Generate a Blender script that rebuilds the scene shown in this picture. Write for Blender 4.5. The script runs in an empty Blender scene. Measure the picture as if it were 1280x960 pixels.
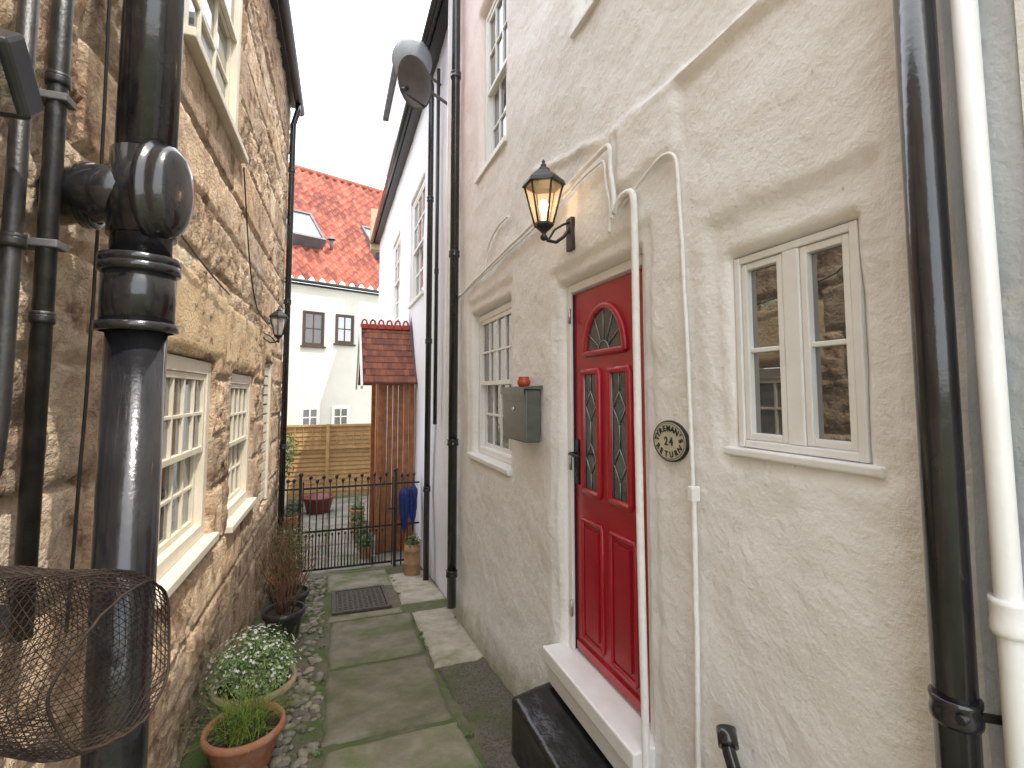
import bpy, bmesh, math, random, bisect
from mathutils import Vector, Matrix, noise
random.seed(7)
sc=bpy.context.scene
col=sc.collection
EYE=1.57
def gz(y): return -.11*y if y<7 else -.77
# ------------------------------------------------------------------ materials
def mat(name,c1,c2=None,rough=.7,scale=6,bump=0,bscale=40,metal=0,c3=None,s3=1.5,detail=4,spec=.5,attr=None,coat=0,lo=.35,hi=.65,bdist=.01,ior=None,lo3=.5,hi3=.72):
    m=bpy.data.materials.new(name); m.use_nodes=True
    n=m.node_tree.nodes; l=m.node_tree.links; b=n['Principled BSDF']
    b.inputs['Roughness'].default_value=rough; b.inputs['Metallic'].default_value=metal
    b.inputs['Specular IOR Level'].default_value=spec
    b.inputs['Coat Weight'].default_value=coat
    if ior: b.inputs['IOR'].default_value=ior
    g=n.new('ShaderNodeNewGeometry')
    def nz(s,d=detail):
        t=n.new('ShaderNodeTexNoise'); t.inputs['Scale'].default_value=s; t.inputs['Detail'].default_value=d
        t.inputs['Roughness'].default_value=.62
        l.new(g.outputs['Position'],t.inputs['Vector']); return t
    def mix(fac,a,bb,mode='MIX'):
        x=n.new('ShaderNodeMix'); x.data_type='RGBA'; x.blend_type=mode
        if isinstance(fac,float): x.inputs[0].default_value=fac
        else: l.new(fac,x.inputs[0])
        for s,v in ((x.inputs[6],a),(x.inputs[7],bb)):
            if isinstance(v,tuple): s.default_value=(*v[:3],1)
            else: l.new(v,s)
        return x.outputs[2]
    def rng(sock,a,bb):
        r=n.new('ShaderNodeMapRange'); r.inputs[1].default_value=a; r.inputs[2].default_value=bb; l.new(sock,r.inputs[0]); return r.outputs[0]
    out=None
    if c2:
        out=mix(rng(nz(scale).outputs[0],lo,hi),c1,c2)
        if c3: out=mix(rng(nz(s3,5).outputs[0],lo3,hi3),out,c3)
    else: b.inputs['Base Color'].default_value=(*c1,1)
    if attr:
        a=n.new('ShaderNodeAttribute'); a.attribute_name='tone'
        out=mix(float(attr),out if out else c1,a.outputs['Color'],'MULTIPLY')
    if out: l.new(out,b.inputs['Base Color'])
    if bump:
        bp=n.new('ShaderNodeBump'); bp.inputs['Strength'].default_value=bump; bp.inputs['Distance'].default_value=bdist
        l.new(nz(bscale,5).outputs[0],bp.inputs['Height']); l.new(bp.outputs[0],b.inputs['Normal'])
    return m,n,l,b,g,nz,mix,rng,out
def M(*a,**k): return mat(*a,**k)[0]

def plasterlike(name,c1,c2,pink):
    m,n,l,b,g,nz,mix,rng,out=mat(name,c1,c2,rough=.72,scale=2.2,bump=.65,bscale=24,bdist=.012)
    sp=n.new('ShaderNodeSeparateXYZ'); l.new(g.outputs['Position'],sp.inputs[0])
    ma=n.new('ShaderNodeMath'); ma.operation='MULTIPLY_ADD'; ma.inputs[1].default_value=.11; l.new(sp.outputs[1],ma.inputs[0]); l.new(sp.outputs[2],ma.inputs[2])
    mb=n.new('ShaderNodeMath'); mb.operation='MULTIPLY_ADD'; mb.inputs[1].default_value=-.55; l.new(nz(5,6).outputs[0],mb.inputs[0]); l.new(ma.outputs[0],mb.inputs[2])
    o=mix(rng(mb.outputs[0],-.02,-.28),out,(.42,.42,.31))
    o=mix(rng(nz(7,6).outputs[0],.60,.82),o,(.68,.65,.58))
    o=mix(rng(nz(38,3).outputs[0],.70,.76),o,(.58,.54,.46))
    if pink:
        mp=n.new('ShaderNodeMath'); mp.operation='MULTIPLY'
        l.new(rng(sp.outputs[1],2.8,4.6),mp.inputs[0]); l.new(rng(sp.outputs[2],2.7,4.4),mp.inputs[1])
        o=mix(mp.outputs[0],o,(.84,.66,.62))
    l.new(o,b.inputs['Base Color']); return m
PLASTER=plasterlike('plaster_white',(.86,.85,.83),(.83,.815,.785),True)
PLASTER_S=plasterlike('plaster_shaded_edge',(.50,.52,.53),(.40,.42,.43),False)  # shade on the curved wall edge is put into this grey plaster colour
PLASTER_N=M('plaster_neighbour',(.80,.80,.85),(.78,.75,.80),rough=.8,scale=1.5,bump=.3,bscale=20)
PLASTER_B=M('plaster_back_house',(.66,.64,.57),(.60,.57,.50),rough=.85,scale=1.0,bump=.2,bscale=10)
WHITE=M('white_gloss_paint',(.84,.84,.82),(.79,.78,.75),rough=.35,scale=9,bump=.12,bscale=60)
CREAM=M('cream_paint',(.72,.66,.54),(.64,.58,.46),rough=.45,scale=9,bump=.12,bscale=60)
STONE=M('rough_sandstone',(.55,.41,.27),(.74,.63,.47),rough=.92,scale=13,bump=1,bscale=50,bdist=.028,attr=.95,c3=(.25,.145,.085),s3=6.5,lo3=.51,hi3=.66)
GOLD=M('golden_sandstone',(.60,.42,.22),(.70,.56,.36),rough=.9,scale=7,bump=.8,bscale=50,bdist=.014,c3=(.42,.28,.15),s3=4)
BLACK=M('black_gloss_pipe_paint',(.012,.012,.014),(.022,.022,.024),rough=.17,scale=12,bump=.16,bscale=26,coat=.4)
BLACKM=M('black_iron_paint',(.012,.012,.013),(.03,.026,.022),rough=.4,scale=20,bump=.2,bscale=90)
BPLAST=M('black_plastic',(.02,.02,.023),(.035,.035,.037),rough=.3,scale=8,bump=.05)
GREYP=M('grey_pipe_paint',(.16,.155,.15),(.09,.09,.09),rough=.6,scale=12,bump=.2)
RED=M('red_door_paint',(.43,.012,.026),(.37,.010,.020),rough=.3,scale=5,bump=.05,bscale=120,coat=.3)
GLASS=M('dark_window_glass',(.03,.032,.033),(.06,.06,.055),rough=.02,scale=3,spec=.9,ior=2.2)
GLASSL=M('curtained_window_glass',(.17,.17,.155),(.08,.085,.08),rough=.03,scale=5,spec=.9,ior=1.8)
GLASSD=M('door_glass',(.05,.065,.07),(.02,.03,.035),rough=.08,scale=14,spec=1.0,bump=.2,bscale=30,ior=1.6)
LEAD=M('lead_came',(.4,.4,.4),rough=.4,metal=.7)
STEEL=M('dull_steel',(.5,.5,.48),rough=.35,metal=.9)
SLAB=M('stone_slab',(.18,.165,.12),(.29,.27,.205),rough=.85,scale=5,bump=.7,bscale=60,c3=(.115,.135,.045),s3=2.6,attr=.85,lo3=.46,hi3=.68)
CONC=M('worn_pale_concrete',(.50,.46,.38),(.34,.31,.24),rough=.9,scale=7,bump=.6,bscale=70,c3=(.18,.20,.08),s3=3)
TAR=M('rough_tarmac',(.075,.068,.05),(.19,.17,.13),rough=.95,scale=70,bump=1,bscale=140,c3=(.08,.105,.03),s3=3,lo3=.46)
GROUND=M('mossy_ground',(.11,.10,.07),(.17,.155,.11),rough=.95,scale=12,bump=.8,bscale=60,c3=(.08,.12,.028),s3=2.5,lo3=.42,hi3=.6)
YARD=M('yard_paving',(.29,.275,.24),(.22,.20,.165),rough=.9,scale=4,bump=.4,c3=(.13,.15,.08),s3=2)
PEB=M('pebble_stone',(.20,.185,.14),(.29,.27,.22),rough=.65,scale=14,bump=.3,bscale=60,attr=.9,c3=(.10,.12,.05),s3=5)
BSTEP=M('black_painted_stone',(.008,.008,.009),(.016,.016,.016),rough=.15,scale=12,bump=.3,bscale=26,spec=.4,bdist=.008)
TERRA=M('terracotta',(.42,.15,.075),(.48,.23,.13),rough=.85,scale=10,bump=.3,bscale=60,c3=(.42,.34,.27),s3=7)
TERRAP=M('pale_terracotta',(.42,.29,.19),(.51,.39,.28),rough=.9,scale=10,bump=.3,c3=(.3,.3,.2),s3=6)
SOIL=M('soil',(.03,.022,.015),(.06,.045,.03),rough=1,scale=40,bump=1)
DARKPOT=M('dark_glazed_pot',(.02,.022,.024),(.04,.04,.04),rough=.3)
BAMBOO=M('tan_pot',(.42,.25,.12),(.34,.19,.09),rough=.6,scale=14,bump=.3)
ROOFT=M('red_pantile',(.29,.07,.045),(.39,.12,.075),rough=.85,scale=5,bump=.3,bscale=30,c3=(.18,.06,.045),s3=4,attr=.95)
SLATE=M('slate_roof',(.10,.105,.12),(.15,.15,.17),rough=.7,scale=4,bump=.4)
TILEB=M('brown_plain_tile',(.27,.09,.05),(.18,.06,.038),rough=.8,scale=6,bump=.4,attr=.9)
TILER=M('red_ridge_tile',(.46,.075,.06),(.38,.055,.04),rough=.7,scale=9)
WOOD=M('orange_stained_timber',(.40,.16,.055),(.25,.09,.032),rough=.6,scale=9,bump=.3,bscale=40,attr=.9)
FENCE=M('larch_fence_panel',(.44,.28,.12),(.36,.22,.09),rough=.8,scale=8,bump=.3,attr=.9)
DISH=M('grey_dish_paint',(.14,.13,.135),(.10,.095,.10),rough=.5,scale=8)
DISHP=M('pale_dish_mesh',(.40,.43,.45),(.34,.36,.38),rough=.4,scale=8)
MAILM=M('grey_green_metal',(.15,.16,.14),(.11,.12,.10),rough=.38,scale=14,metal=.35,bump=.05)
REDPOT=M('red_orange_glaze',(.50,.08,.03),(.42,.06,.02),rough=.35)
BLUE=M('blue_umbrella_fabric',(.02,.045,.24),(.012,.02,.11),rough=.6,scale=20)
WIRE=M('brown_black_mesh',(.020,.014,.011),(.045,.03,.022),rough=.7,scale=30,spec=.2)
DRAIN=M('worn_iron_cover',(.14,.13,.11),(.075,.065,.055),rough=.6,scale=40,metal=.3,bump=.8,bscale=110)
CREAMSIGN=M('cream_sign_enamel',(.60,.57,.45),(.54,.50,.38),rough=.4)
BLACKSIGN=M('black_sign_enamel',(.015,.015,.015),rough=.4)
LEAF=M('leaf_green',(.10,.17,.035),(.07,.12,.025),rough=.6,scale=20,attr=.9)
LEAFV=M('variegated_leaf',(.34,.42,.18),(.15,.26,.065),rough=.6,scale=30,attr=.9)
PETAL=M('white_petal',(.80,.80,.74),rough=.6)
GRASS=M('grass_blade',(.16,.26,.05),(.10,.18,.03),rough=.6,scale=20,attr=.9)
TWIG=M('reddish_twig',(.26,.12,.07),(.15,.09,.055),rough=.8,scale=20)
BROWN=M('brown_window_frame',(.06,.035,.025),rough=.5)
AMB=M('lamp_amber_glass',(.9,.66,.38),rough=.1,spec=.6)
bb=AMB.node_tree.nodes['Principled BSDF']; bb.inputs['Alpha'].default_value=.32
bb.inputs['Emission Color'].default_value=(1,.5,.17,1); bb.inputs['Emission Strength'].default_value=.2
CLR=M('lamp_clear_glass',(.7,.7,.65),rough=.1,spec=.6); CLR.node_tree.nodes['Principled BSDF'].inputs['Alpha'].default_value=.4
BULB=M('lit_bulb',(1,.8,.5)); bb=BULB.node_tree.nodes['Principled BSDF']
bb.inputs['Emission Color'].default_value=(1,.72,.38,1); bb.inputs['Emission Strength'].default_value=9

# ------------------------------------------------------------------ mesh builder
ID=lambda u,v,w:(u,v,w)
class MB:
    def __init__(s): s.v=[];s.f=[];s.sm=[];s.t=[];s.tone=(1,1,1)
    def add(s,vs,fs,smooth=False):
        o=len(s.v); s.v+= [tuple(x) for x in vs]; s.t+=[s.tone]*len(vs)
        for f in fs: s.f.append([i+o for i in f]); s.sm.append(smooth)
    def box(s,a0,a1,b0,b1,c0,c1):
        s.add([(a,b,c) for a in(a0,a1) for b in(b0,b1) for c in(c0,c1)],[(0,1,3,2),(4,6,7,5),(0,4,5,1),(2,3,7,6),(0,2,6,4),(1,5,7,3)])
    def tube(s,path,r,seg=14,closed=False,cap=True):
        P=[Vector(p) for p in path]; n=len(P); rs=r if isinstance(r,(list,tuple)) else [r]*n
        vs=[];fs=[]; up=None
        for i,p in enumerate(P):
            if closed: t=P[(i+1)%n]-P[i-1]
            else: t=P[min(i+1,n-1)]-P[max(i-1,0)]
            if t.length<1e-9: t=Vector((0,0,1))
            t.normalize()
            if up is None: up=Vector((0,0,1)) if abs(t.z)<.9 else Vector((1,0,0))
            a=up-t*up.dot(t)
            if a.length<1e-6: a=t.orthogonal()
            a.normalize(); up=a; bq=t.cross(a)
            for k in range(seg):
                an=2*math.pi*k/seg; vs.append(p+(a*math.cos(an)+bq*math.sin(an))*rs[i])
        for i in range(n if closed else n-1):
            j=(i+1)%n
            for k in range(seg):
                k2=(k+1)%seg; fs.append((i*seg+k,i*seg+k2,j*seg+k2,j*seg+k))
        s.add(vs,fs,True)
        if cap and not closed:
            o=len(s.v)-len(vs); s.f.append([o+k for k in range(seg)]); s.sm.append(False)
            s.f.append([o+(n-1)*seg+k for k in range(seg)]); s.sm.append(False)
    def lathe(s,prof,c,seg=28,axis='z',smooth=True):
        vs=[];fs=[]
        for (r,h) in prof:
            for k in range(seg):
                a=2*math.pi*k/seg; x=r*math.cos(a); y=r*math.sin(a)
                vs.append({'z':(c[0]+x,c[1]+y,c[2]+h),'x':(c[0]+h,c[1]+x,c[2]+y),'y':(c[0]+x,c[1]+h,c[2]+y)}[axis])
        for i in range(len(prof)-1):
            for k in range(seg):
                k2=(k+1)%seg; fs.append((i*seg+k,i*seg+k2,(i+1)*seg+k2,(i+1)*seg+k))
        s.add(vs,fs,smooth)
    def ball(s,c,r,sx=1,sy=1,sz=1,seg=10,rings=6):
        prof=[(max(1e-4,r*math.sin(math.pi*i/rings)),-r*math.cos(math.pi*i/rings)) for i in range(rings+1)]
        o=len(s.v); s.lathe(prof,(0,0,0),seg)
        for i in range(o,len(s.v)):
            x,y,z=s.v[i]; s.v[i]=(c[0]+x*sx,c[1]+y*sy,c[2]+z*sz)
    def plate(s,loop,w0,w1):
        n=len(loop); s.add([(u,v,w0) for u,v in loop]+[(u,v,w1) for u,v in loop],[list(range(n)),list(range(n,2*n))]+[(i,(i+1)%n,n+(i+1)%n,n+i) for i in range(n)])
    def obj(s,name,m,parent=None,F=None,bevel=0,recalc=True,loc=None,label=None,cat=None,group=None,kind=None):
        F=F or ID; vs=[F(*v) for v in s.v]
        if loc is None and parent is None and kind is None:
            xs=[v[0] for v in vs];ys=[v[1] for v in vs];zs=[v[2] for v in vs]
            loc=((min(xs)+max(xs))/2,(min(ys)+max(ys))/2,min(zs))
        L=Vector(loc) if loc else Vector((0,0,0))
        me=bpy.data.meshes.new(name); me.from_pydata([Vector(v)-L for v in vs],[],s.f)
        me.polygons.foreach_set('use_smooth',s.sm)
        ca=me.color_attributes.new('tone','FLOAT_COLOR','POINT')
        buf=[]
        for t in s.t: buf+=[t[0],t[1],t[2],1]
        ca.data.foreach_set('color',buf)
        if recalc:
            bm=bmesh.new(); bm.from_mesh(me); bmesh.ops.recalc_face_normals(bm,faces=bm.faces); bm.to_mesh(me); bm.free()
        me.materials.append(m)
        ob=bpy.data.objects.new(name,me); col.objects.link(ob)
        if parent: setp(ob,parent)
        else: ob.location=L
        if bevel:
            bv=ob.modifiers.new('b','BEVEL'); bv.width=bevel; bv.segments=2; bv.limit_method='ANGLE'; bv.angle_limit=math.radians(50)
        meta(ob,label,cat,group,kind)
        return ob
def setp(ob,parent):
    ob.parent=parent; ob.matrix_parent_inverse=Matrix.Translation(-Vector(parent.location))
def meta(ob,label=None,cat=None,group=None,kind=None):
    if label: ob['label']=label
    if cat: ob['category']=cat
    if group: ob['group']=group
    if kind: ob['kind']=kind
def empty(name,loc,label,cat,group=None):
    e=bpy.data.objects.new(name,None); e.empty_display_size=.2; e.location=loc; col.objects.link(e); meta(e,label,cat,group); return e
# ------------------------------------------------------------------ wall with openings
def lin(bps,step):
    bps=sorted(set(bps)); r=[]
    for a,b_ in zip(bps,bps[1:]):
        k=max(1,math.ceil((b_-a)/step-1e-6)); r+=[a+(b_-a)*i/k for i in range(k)]
    return r+[bps[-1]]
def wallgrid(us,vs,holes,disp,tone=None,back=.14):
    mb=MB(); nv=len(vs); pts=[];tn=[]
    for u in us:
        for v in vs:
            pts.append((u,v,disp(u,v))); tn.append(tone(u,v) if tone else (1,1,1))
    fs=[]
    def inh(u,v): return any(h[0]<u<h[1] and h[2]<v<h[3] for h in holes)
    for i in range(len(us)-1):
        uc=(us[i]+us[i+1])/2
        for j in range(nv-1):
            if not inh(uc,(vs[j]+vs[j+1])/2): fs.append((i*nv+j,(i+1)*nv+j,(i+1)*nv+j+1,i*nv+j+1))
    mb.v=pts; mb.t=tn; mb.f=[list(f) for f in fs]; mb.sm=[True]*len(fs)
    for h in holes:
        ui=[k for k,u in enumerate(us) if h[0]-1e-6<=u<=h[1]+1e-6]; vi=[k for k,v in enumerate(vs) if h[2]-1e-6<=v<=h[3]+1e-6]
        loop=[(k,vi[0]) for k in ui]+[(ui[-1],k) for k in vi[1:]]+[(k,vi[-1]) for k in reversed(ui[:-1])]+[(ui[0],k) for k in reversed(vi[1:-1])]
        o=len(mb.v)
        for (a,b_) in loop:
            mb.v.append((us[a],vs[b_],-back)); mb.t.append(tn[a*nv+b_])
        n=len(loop)
        for k in range(n):
            a,b_=loop[k]; c,d=loop[(k+1)%n]
            mb.f.append([a*nv+b_,c*nv+d,o+(k+1)%n,o+k]); mb.sm.append(True)
    return mb
# ------------------------------------------------------------------ window
def window(parent,F,u0,u1,v0,v1,w,cols,rows,frame=.045,m=WHITE,glass=GLASS,split=True,casements=0,sill=.05,dep=.05,name='window',mun=.018,sillm=None,st=.034,post=.022):
    fr=MB()
    fr.box(u0,u0+frame,v0,v1,w-dep,w); fr.box(u1-frame,u1,v0,v1,w-dep,w)
    fr.box(u0+frame,u1-frame,v1-frame,v1,w-dep,w-.001); fr.box(u0+frame,u1-frame,v0,v0+frame,w-dep,w-.001)
    a0,a1,b0,b1=u0+frame,u1-frame,v0+frame,v1-frame
    if casements:
        mid=(a0+a1)/2+casements; fr.box(mid-post,mid+post,b0,b1,w-dep,w-.002)
    wo=fr.obj(name,m,parent,F,bevel=.004)
    sa=MB(); gl=MB()
    def sash(x0,x1,y0,y1,ww,nc,nr):
        sa.box(x0,x0+st,y0,y1,ww-.03,ww); sa.box(x1-st,x1,y0,y1,ww-.03,ww)
        sa.box(x0+st,x1-st,y1-st,y1,ww-.03,ww-.001); sa.box(x0+st,x1-st,y0,y0+st,ww-.03,ww-.001)
        for k in range(1,nc):
            c=x0+st+(x1-x0-2*st)*k/nc; sa.box(c-mun/2,c+mun/2,y0+st,y1-st,ww-.025,ww-.004)
        for k in range(1,nr):
            c=y0+st+(y1-y0-2*st)*k/nr
            for q in range(nc):
                e0=x0+st+(x1-x0-2*st)*q/nc+(mun/2 if q else 0); e1=x0+st+(x1-x0-2*st)*(q+1)/nc-(mun/2 if q<nc-1 else 0)
                sa.box(e0,e1,c-mun/2,c+mun/2,ww-.024,ww-.005)
        gl.add([(x0+.01,y0+.01,ww-.02),(x1-.01,y0+.01,ww-.02),(x1-.01,y1-.01,ww-.02),(x0+.01,y1-.01,ww-.02)],[(0,1,2,3)])
    if casements:
        sash(a0+.002,mid-post-.002,b0+.002,b1-.002,w-.006,1,rows); sash(mid+post+.002,a1-.002,b0+.002,b1-.002,w-.006,1,rows)
    elif split:
        mv=(b0+b1)/2
        sash(a0+.001,a1-.001,mv-.015,b1-.001,w-.008,cols,rows); sash(a0+.001,a1-.001,b0+.001,mv+.018,w-.042,cols,rows)
    else: sash(a0+.001,a1-.001,b0+.001,b1-.001,w-.01,cols,rows)
    sa.obj('sash',m,wo,F,bevel=.003); gl.obj('window_glass',glass,wo,F,recalc=False)
    if sill:
        s_=MB(); s_.box(u0-.05,u1+.05,v0-.05,v0-.002,w-.09,max(w,0)+sill); s_.obj('sill',sillm or m,wo,F,bevel=.006)
    return wo
def downpipe(parent,name,m,path,r,collars=(),F=None,cr=1.22,ch=.06,label=None,seg=20):
    p=MB(); p.tube(path,r,seg)
    for (x,y,z) in collars:
        p.lathe([(r*.98,-ch/2),(r*cr,-ch/2),(r*(cr+.06),-ch/2+.008),(r*(cr+.06),-ch/2+.018),(r*cr,-ch/2+.024),(r*cr,ch/2-.012),(r*(cr+.05),ch/2-.008),(r*(cr+.05),ch/2),(r*.98,ch/2)],(x,y,z),seg)
    return p.obj(name,m,parent,F,label=label)
def fn(x,y,z,s): return noise.noise(Vector((x*s,y*s,z*s)))
# =================================================================== GROUND
def gridsheet(name,xs,ys,zf,m):
    g_=MB(); ny=len(ys)
    g_.v=[(x,y,zf(x,y)) for x in xs for y in ys]; g_.t=[(1,1,1)]*len(g_.v)
    g_.f=[[i*ny+j,(i+1)*ny+j,(i+1)*ny+j+1,i*ny+j+1] for i in range(len(xs)-1) for j in range(ny-1)]; g_.sm=[True]*len(g_.f)
    return g_.obj(name,m,kind='structure',recalc=False)
gridsheet('ground',sorted(set([-150,-40,-10,-3]+lin([-1,1.4],.05)+[3,10,40,150])),
          sorted(set([-60,-20,-5]+lin([-1,7,8],.05)+[10,12,16,25,60,150])),
          lambda x,y:(gz(y) if y>-1 else .11)-.018+.012*fn(x,y,0,3)+.008*fn(x,y,3,14),GROUND)
def slabs(name,m,items,th=.035,rough=.004):
    mb=MB()
    for (x0,x1,y0,y1) in items:
        c=random.uniform(.75,1.25); mb.tone=(c,c,c*random.uniform(.92,1.03)); o=random.uniform(-.006,.006)
        jit=[random.uniform(-.018,.018) for _ in range(8)]
        X=lin([x0,x1],.04);Y=lin([y0,y1],.04); ny=len(Y); vs=[];fs=[]
        for i,x in enumerate(X):
            for j,y in enumerate(Y):
                e=min(x-x0,x1-x,y-y0,y1-y); dr=-.014*max(0,1-e/.03)
                s=(x-x0)/(x1-x0); t=(y-y0)/(y1-y0)
                yy=y+jit[0]*(1-s)+jit[1]*s+.014*fn(x,y,5,9); xx=x+jit[2]*(1-t)+jit[3]*t+.014*fn(x,y,8,9)
                vs.append((xx,yy,gz(yy)+o+dr+rough*fn(x,y,1,7)+rough*.6*fn(x,y,4,20)))
        for i in range(len(X)-1):
            for j in range(ny-1): fs.append((i*ny+j,(i+1)*ny+j,(i+1)*ny+j+1,i*ny+j+1))
        mb.add(vs,fs,True)
        nn=len(vs); bl=[i*ny for i in range(len(X))]+[(len(X)-1)*ny+j for j in range(1,ny)]+[i*ny+ny-1 for i in range(len(X)-2,-1,-1)]+[j for j in range(ny-2,0,-1)]
        o2=len(mb.v)-nn; k0=len(mb.v)
        for q in bl:
            vx=mb.v[o2+q]; mb.v.append((vx[0],vx[1],vx[2]-th)); mb.t.append(mb.tone)
        L=len(bl)
        for q in range(L): mb.f.append([o2+bl[q],o2+bl[(q+1)%L],k0+(q+1)%L,k0+q]); mb.sm.append(False)
    return mb.obj(name,m,kind='structure')
slabs('path_paving',SLAB,[(.0,.72,.3,1.2),(.0,.74,1.22,2.1),(.01,.75,2.13,2.97),(0,.73,3.0,3.97),(.02,.74,4.0,5.02),(.0,.70,5.06,5.22),(.0,.72,6.14,6.95)])
slabs('path_edging',CONC,[(.77,1.16,3.72,5.03),(.72,1.18,5.3,6.6)])
slabs('tarmac_strip',TAR,[(.77,1.16,-.5,3.69)],rough=.016)
slabs('yard_paving',YARD,[(-1.2+.6*i,-.62+.6*i,7.1+.6*j,7.68+.6*j) for i in range(4) for j in range(8)])
d=empty('drain_cover',(.33,5.67,gz(5.67)),'worn rectangular iron drain cover set in the paved path','drain cover')
def gbox(mb,x0,x1,y0,y1,h0,h1):
    o=len(mb.v); mb.box(x0,x1,y0,y1,h0,h1)
    for i in range(o,len(mb.v)):
        x,y,z=mb.v[i]; mb.v[i]=(x,y,z+gz(y))
q=MB()
gbox(q,.05,.62,5.26,5.31,-.02,.012);gbox(q,.05,.62,6.05,6.10,-.02,.012);gbox(q,.05,.09,5.31,6.05,-.02,.012);gbox(q,.58,.62,5.31,6.05,-.02,.012)
q.obj('cover_frame',DRAIN,d,bevel=.003)
q=MB(); gbox(q,.10,.57,5.32,6.04,-.02,.004)
for i in range(9):
    for j in range(12): gbox(q,.115+i*.05,.145+i*.05,5.345+j*.057,5.38+j*.057,.004,.011)
q.obj('cover_plate',DRAIN,d)
q=MB(); 
for i in range(620):
    y=random.uniform(1.6,6.9); x=random.uniform(-.62 if y<2.6 or (4.1<y<4.9) else -.30,-.03)
    if x<-.3 and random.random()<.4: continue
    c=random.uniform(.5,1.3); q.tone=(c,c*random.uniform(.92,1),c*random.uniform(.8,1))
    r=random.uniform(.016,.042); a=random.uniform(0,3.14); o=len(q.v)
    q.ball((0,0,0),r,1,random.uniform(.55,.9),.45,9,6)
    for k in range(o,len(q.v)):
        px,py,pz=q.v[k]; s=1+.25*noise.noise(Vector((px*40+i,py*40,pz*40))); px*=s;py*=s
        q.v[k]=(x+px*math.cos(a)-py*math.sin(a),y+px*math.sin(a)+py*math.cos(a),gz(y)-.014+pz)
q.obj('pebble_edging',PEB,kind='stuff',label='rounded beach pebbles set along the edge of the path',loc=(0,0,0))
# =================================================================== STONE HOUSE
LF=lambda u,v,w:(-.75+.02*u+w,u,v)
SH=empty('stone_house',(-.7,3,-.33),'old rough sandstone house with cream sash windows','house')
LH=[(2.54,3.50,.69,1.76),(3.98,4.92,.62,1.72),(2.62,3.92,3.25,4.85),(5.5,6.1,.4,1.9)]
cz=-1.0; courses=[]
while cz<5.5:
    h=random.uniform(.24,.40)
    us_=[-1.4-random.random()*.5]
    while us_[-1]<7.2: us_.append(us_[-1]+random.uniform(.36,.85))
    courses.append((cz,cz+h,us_,[(random.uniform(.56,1.15),random.random(),random.random()) for _ in us_])); cz+=h
def blk(u,v):
    v+=.012*fn(u,v,9,2.2); u+=.012*fn(u,v,4,2.5)
    for c in courses:
        if c[0]<=v<c[1]:
            i=bisect.bisect(c[2],u)-1; i=max(0,min(i,len(c[2])-2))
            e=min(v-c[0],c[1]-v,u-c[2][i],c[2][i+1]-u); return e,c[3][i]
    return .1,(1,.5,.5)
def ldisp(u,v):
    e,t=blk(u,v); g_=min(1,max(0,(e-.004+.005*fn(u,v,2,20))/.016)); g_=g_*g_*(3-2*g_)
    rough=1.2 if t[1]<.6 else .35
    b_=g_*(.020+.014*t[2]+rough*(.010*fn(u,v,1,5)+.013*fn(u,v,7,13)+.011*fn(u,v,3,30)+.007*fn(u,v,8,50)))
    w_=-.022+b_
    for h in LH:
        dd=max(h[0]-u,u-h[1],h[2]-v,v-h[3])
        if dd<.05: w_=w_*max(0,dd/.05)
    return w_
def ltone(u,v):
    e,t=blk(u,v); c=t[0]
    if e<.014: return (.95,.93,.90)
    warm=t[2]; k=1+.30*fn(u,v,6,4)+.28*fn(u,v,2,22)
    if t[1]>=.6: k*=1.18
    return (min(1.3,c*k*(1+.06*warm)),c*k*(.98-.05*warm),c*k*(1-.16*warm))
us=sorted(set([round(x,5) for x in lin([-1,.9],.1)+lin([.9]+[h[i] for h in LH for i in(0,1)]+[6.95],.019)]))
vs=lin([-.95]+[h[i] for h in LH for i in(2,3)]+[2.6,5.35],.021)
wallgrid(us,vs,LH,ldisp,ltone,back=.13).obj('wall',STONE,SH,LF,recalc=False)
e=MB(); e.add([(-.61,6.95,-1),(-5,6.95,-1),(-5,6.95,5.35),(-.61,6.95,5.35)],[(0,1,2,3)]); e.obj('end_wall',STONE,SH,recalc=False)
for (a,b_,c,dd) in [(2.40,3.72,1.775,2.20),(3.735,5.1,1.745,2.17),(5.12,5.9,1.92,2.2)]:
    q=MB(); X=lin([a,b_],.03);Y=lin([c,dd],.03); ny=len(Y)
    vv=[(x,y,.012+.007*fn(x,y,0,5)+.006*fn(x,y,0,18)-.014*max(0,1-min(x-a,b_-x,y-c,dd-y)/.02)) for x in X for y in Y]
    q.add(vv,[(i*ny+j,(i+1)*ny+j,(i+1)*ny+j+1,i*ny+j+1) for i in range(len(X)-1) for j in range(ny-1)],True)
    q.box(a+.001,b_-.001,c+.001,dd-.001,-.12,-.004)
    q.obj('lintel',GOLD,SH,LF)
window(SH,LF,2.55,3.49,.72,1.75,-.02,4,2,frame=.075,m=CREAM,glass=GLASSL,sill=.05)
window(SH,LF,3.99,4.91,.65,1.71,-.02,4,2,frame=.075,m=CREAM,glass=GLASSL,sill=.05)
window(SH,LF,2.63,3.91,3.28,4.84,-.01,3,2,frame=.09,m=CREAM,glass=GLASSL,sill=.06,mun=.024)
q=MB(); q.box(5.51,5.56,.42,1.88,-.08,-.01); q.box(6.04,6.09,.42,1.88,-.08,-.01); q.box(5.51,6.09,.42,1.88,-.12,-.09)
for i in range(14): q.box(5.561,6.039,.45+i*.1,.53+i*.1,-.07,-.03)
q.obj('shutter',CREAM,SH,LF)
q=MB(); q.box(-1,7.0,5.36,5.48,-.2,.06); q.obj('eave_board',BLACKM,SH,LF)
q=MB(); q.tube([(-1,5.34,.12),(7.05,5.34,.12)],.055,16); q.obj('gutter',BLACKM,SH,LF)
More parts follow.
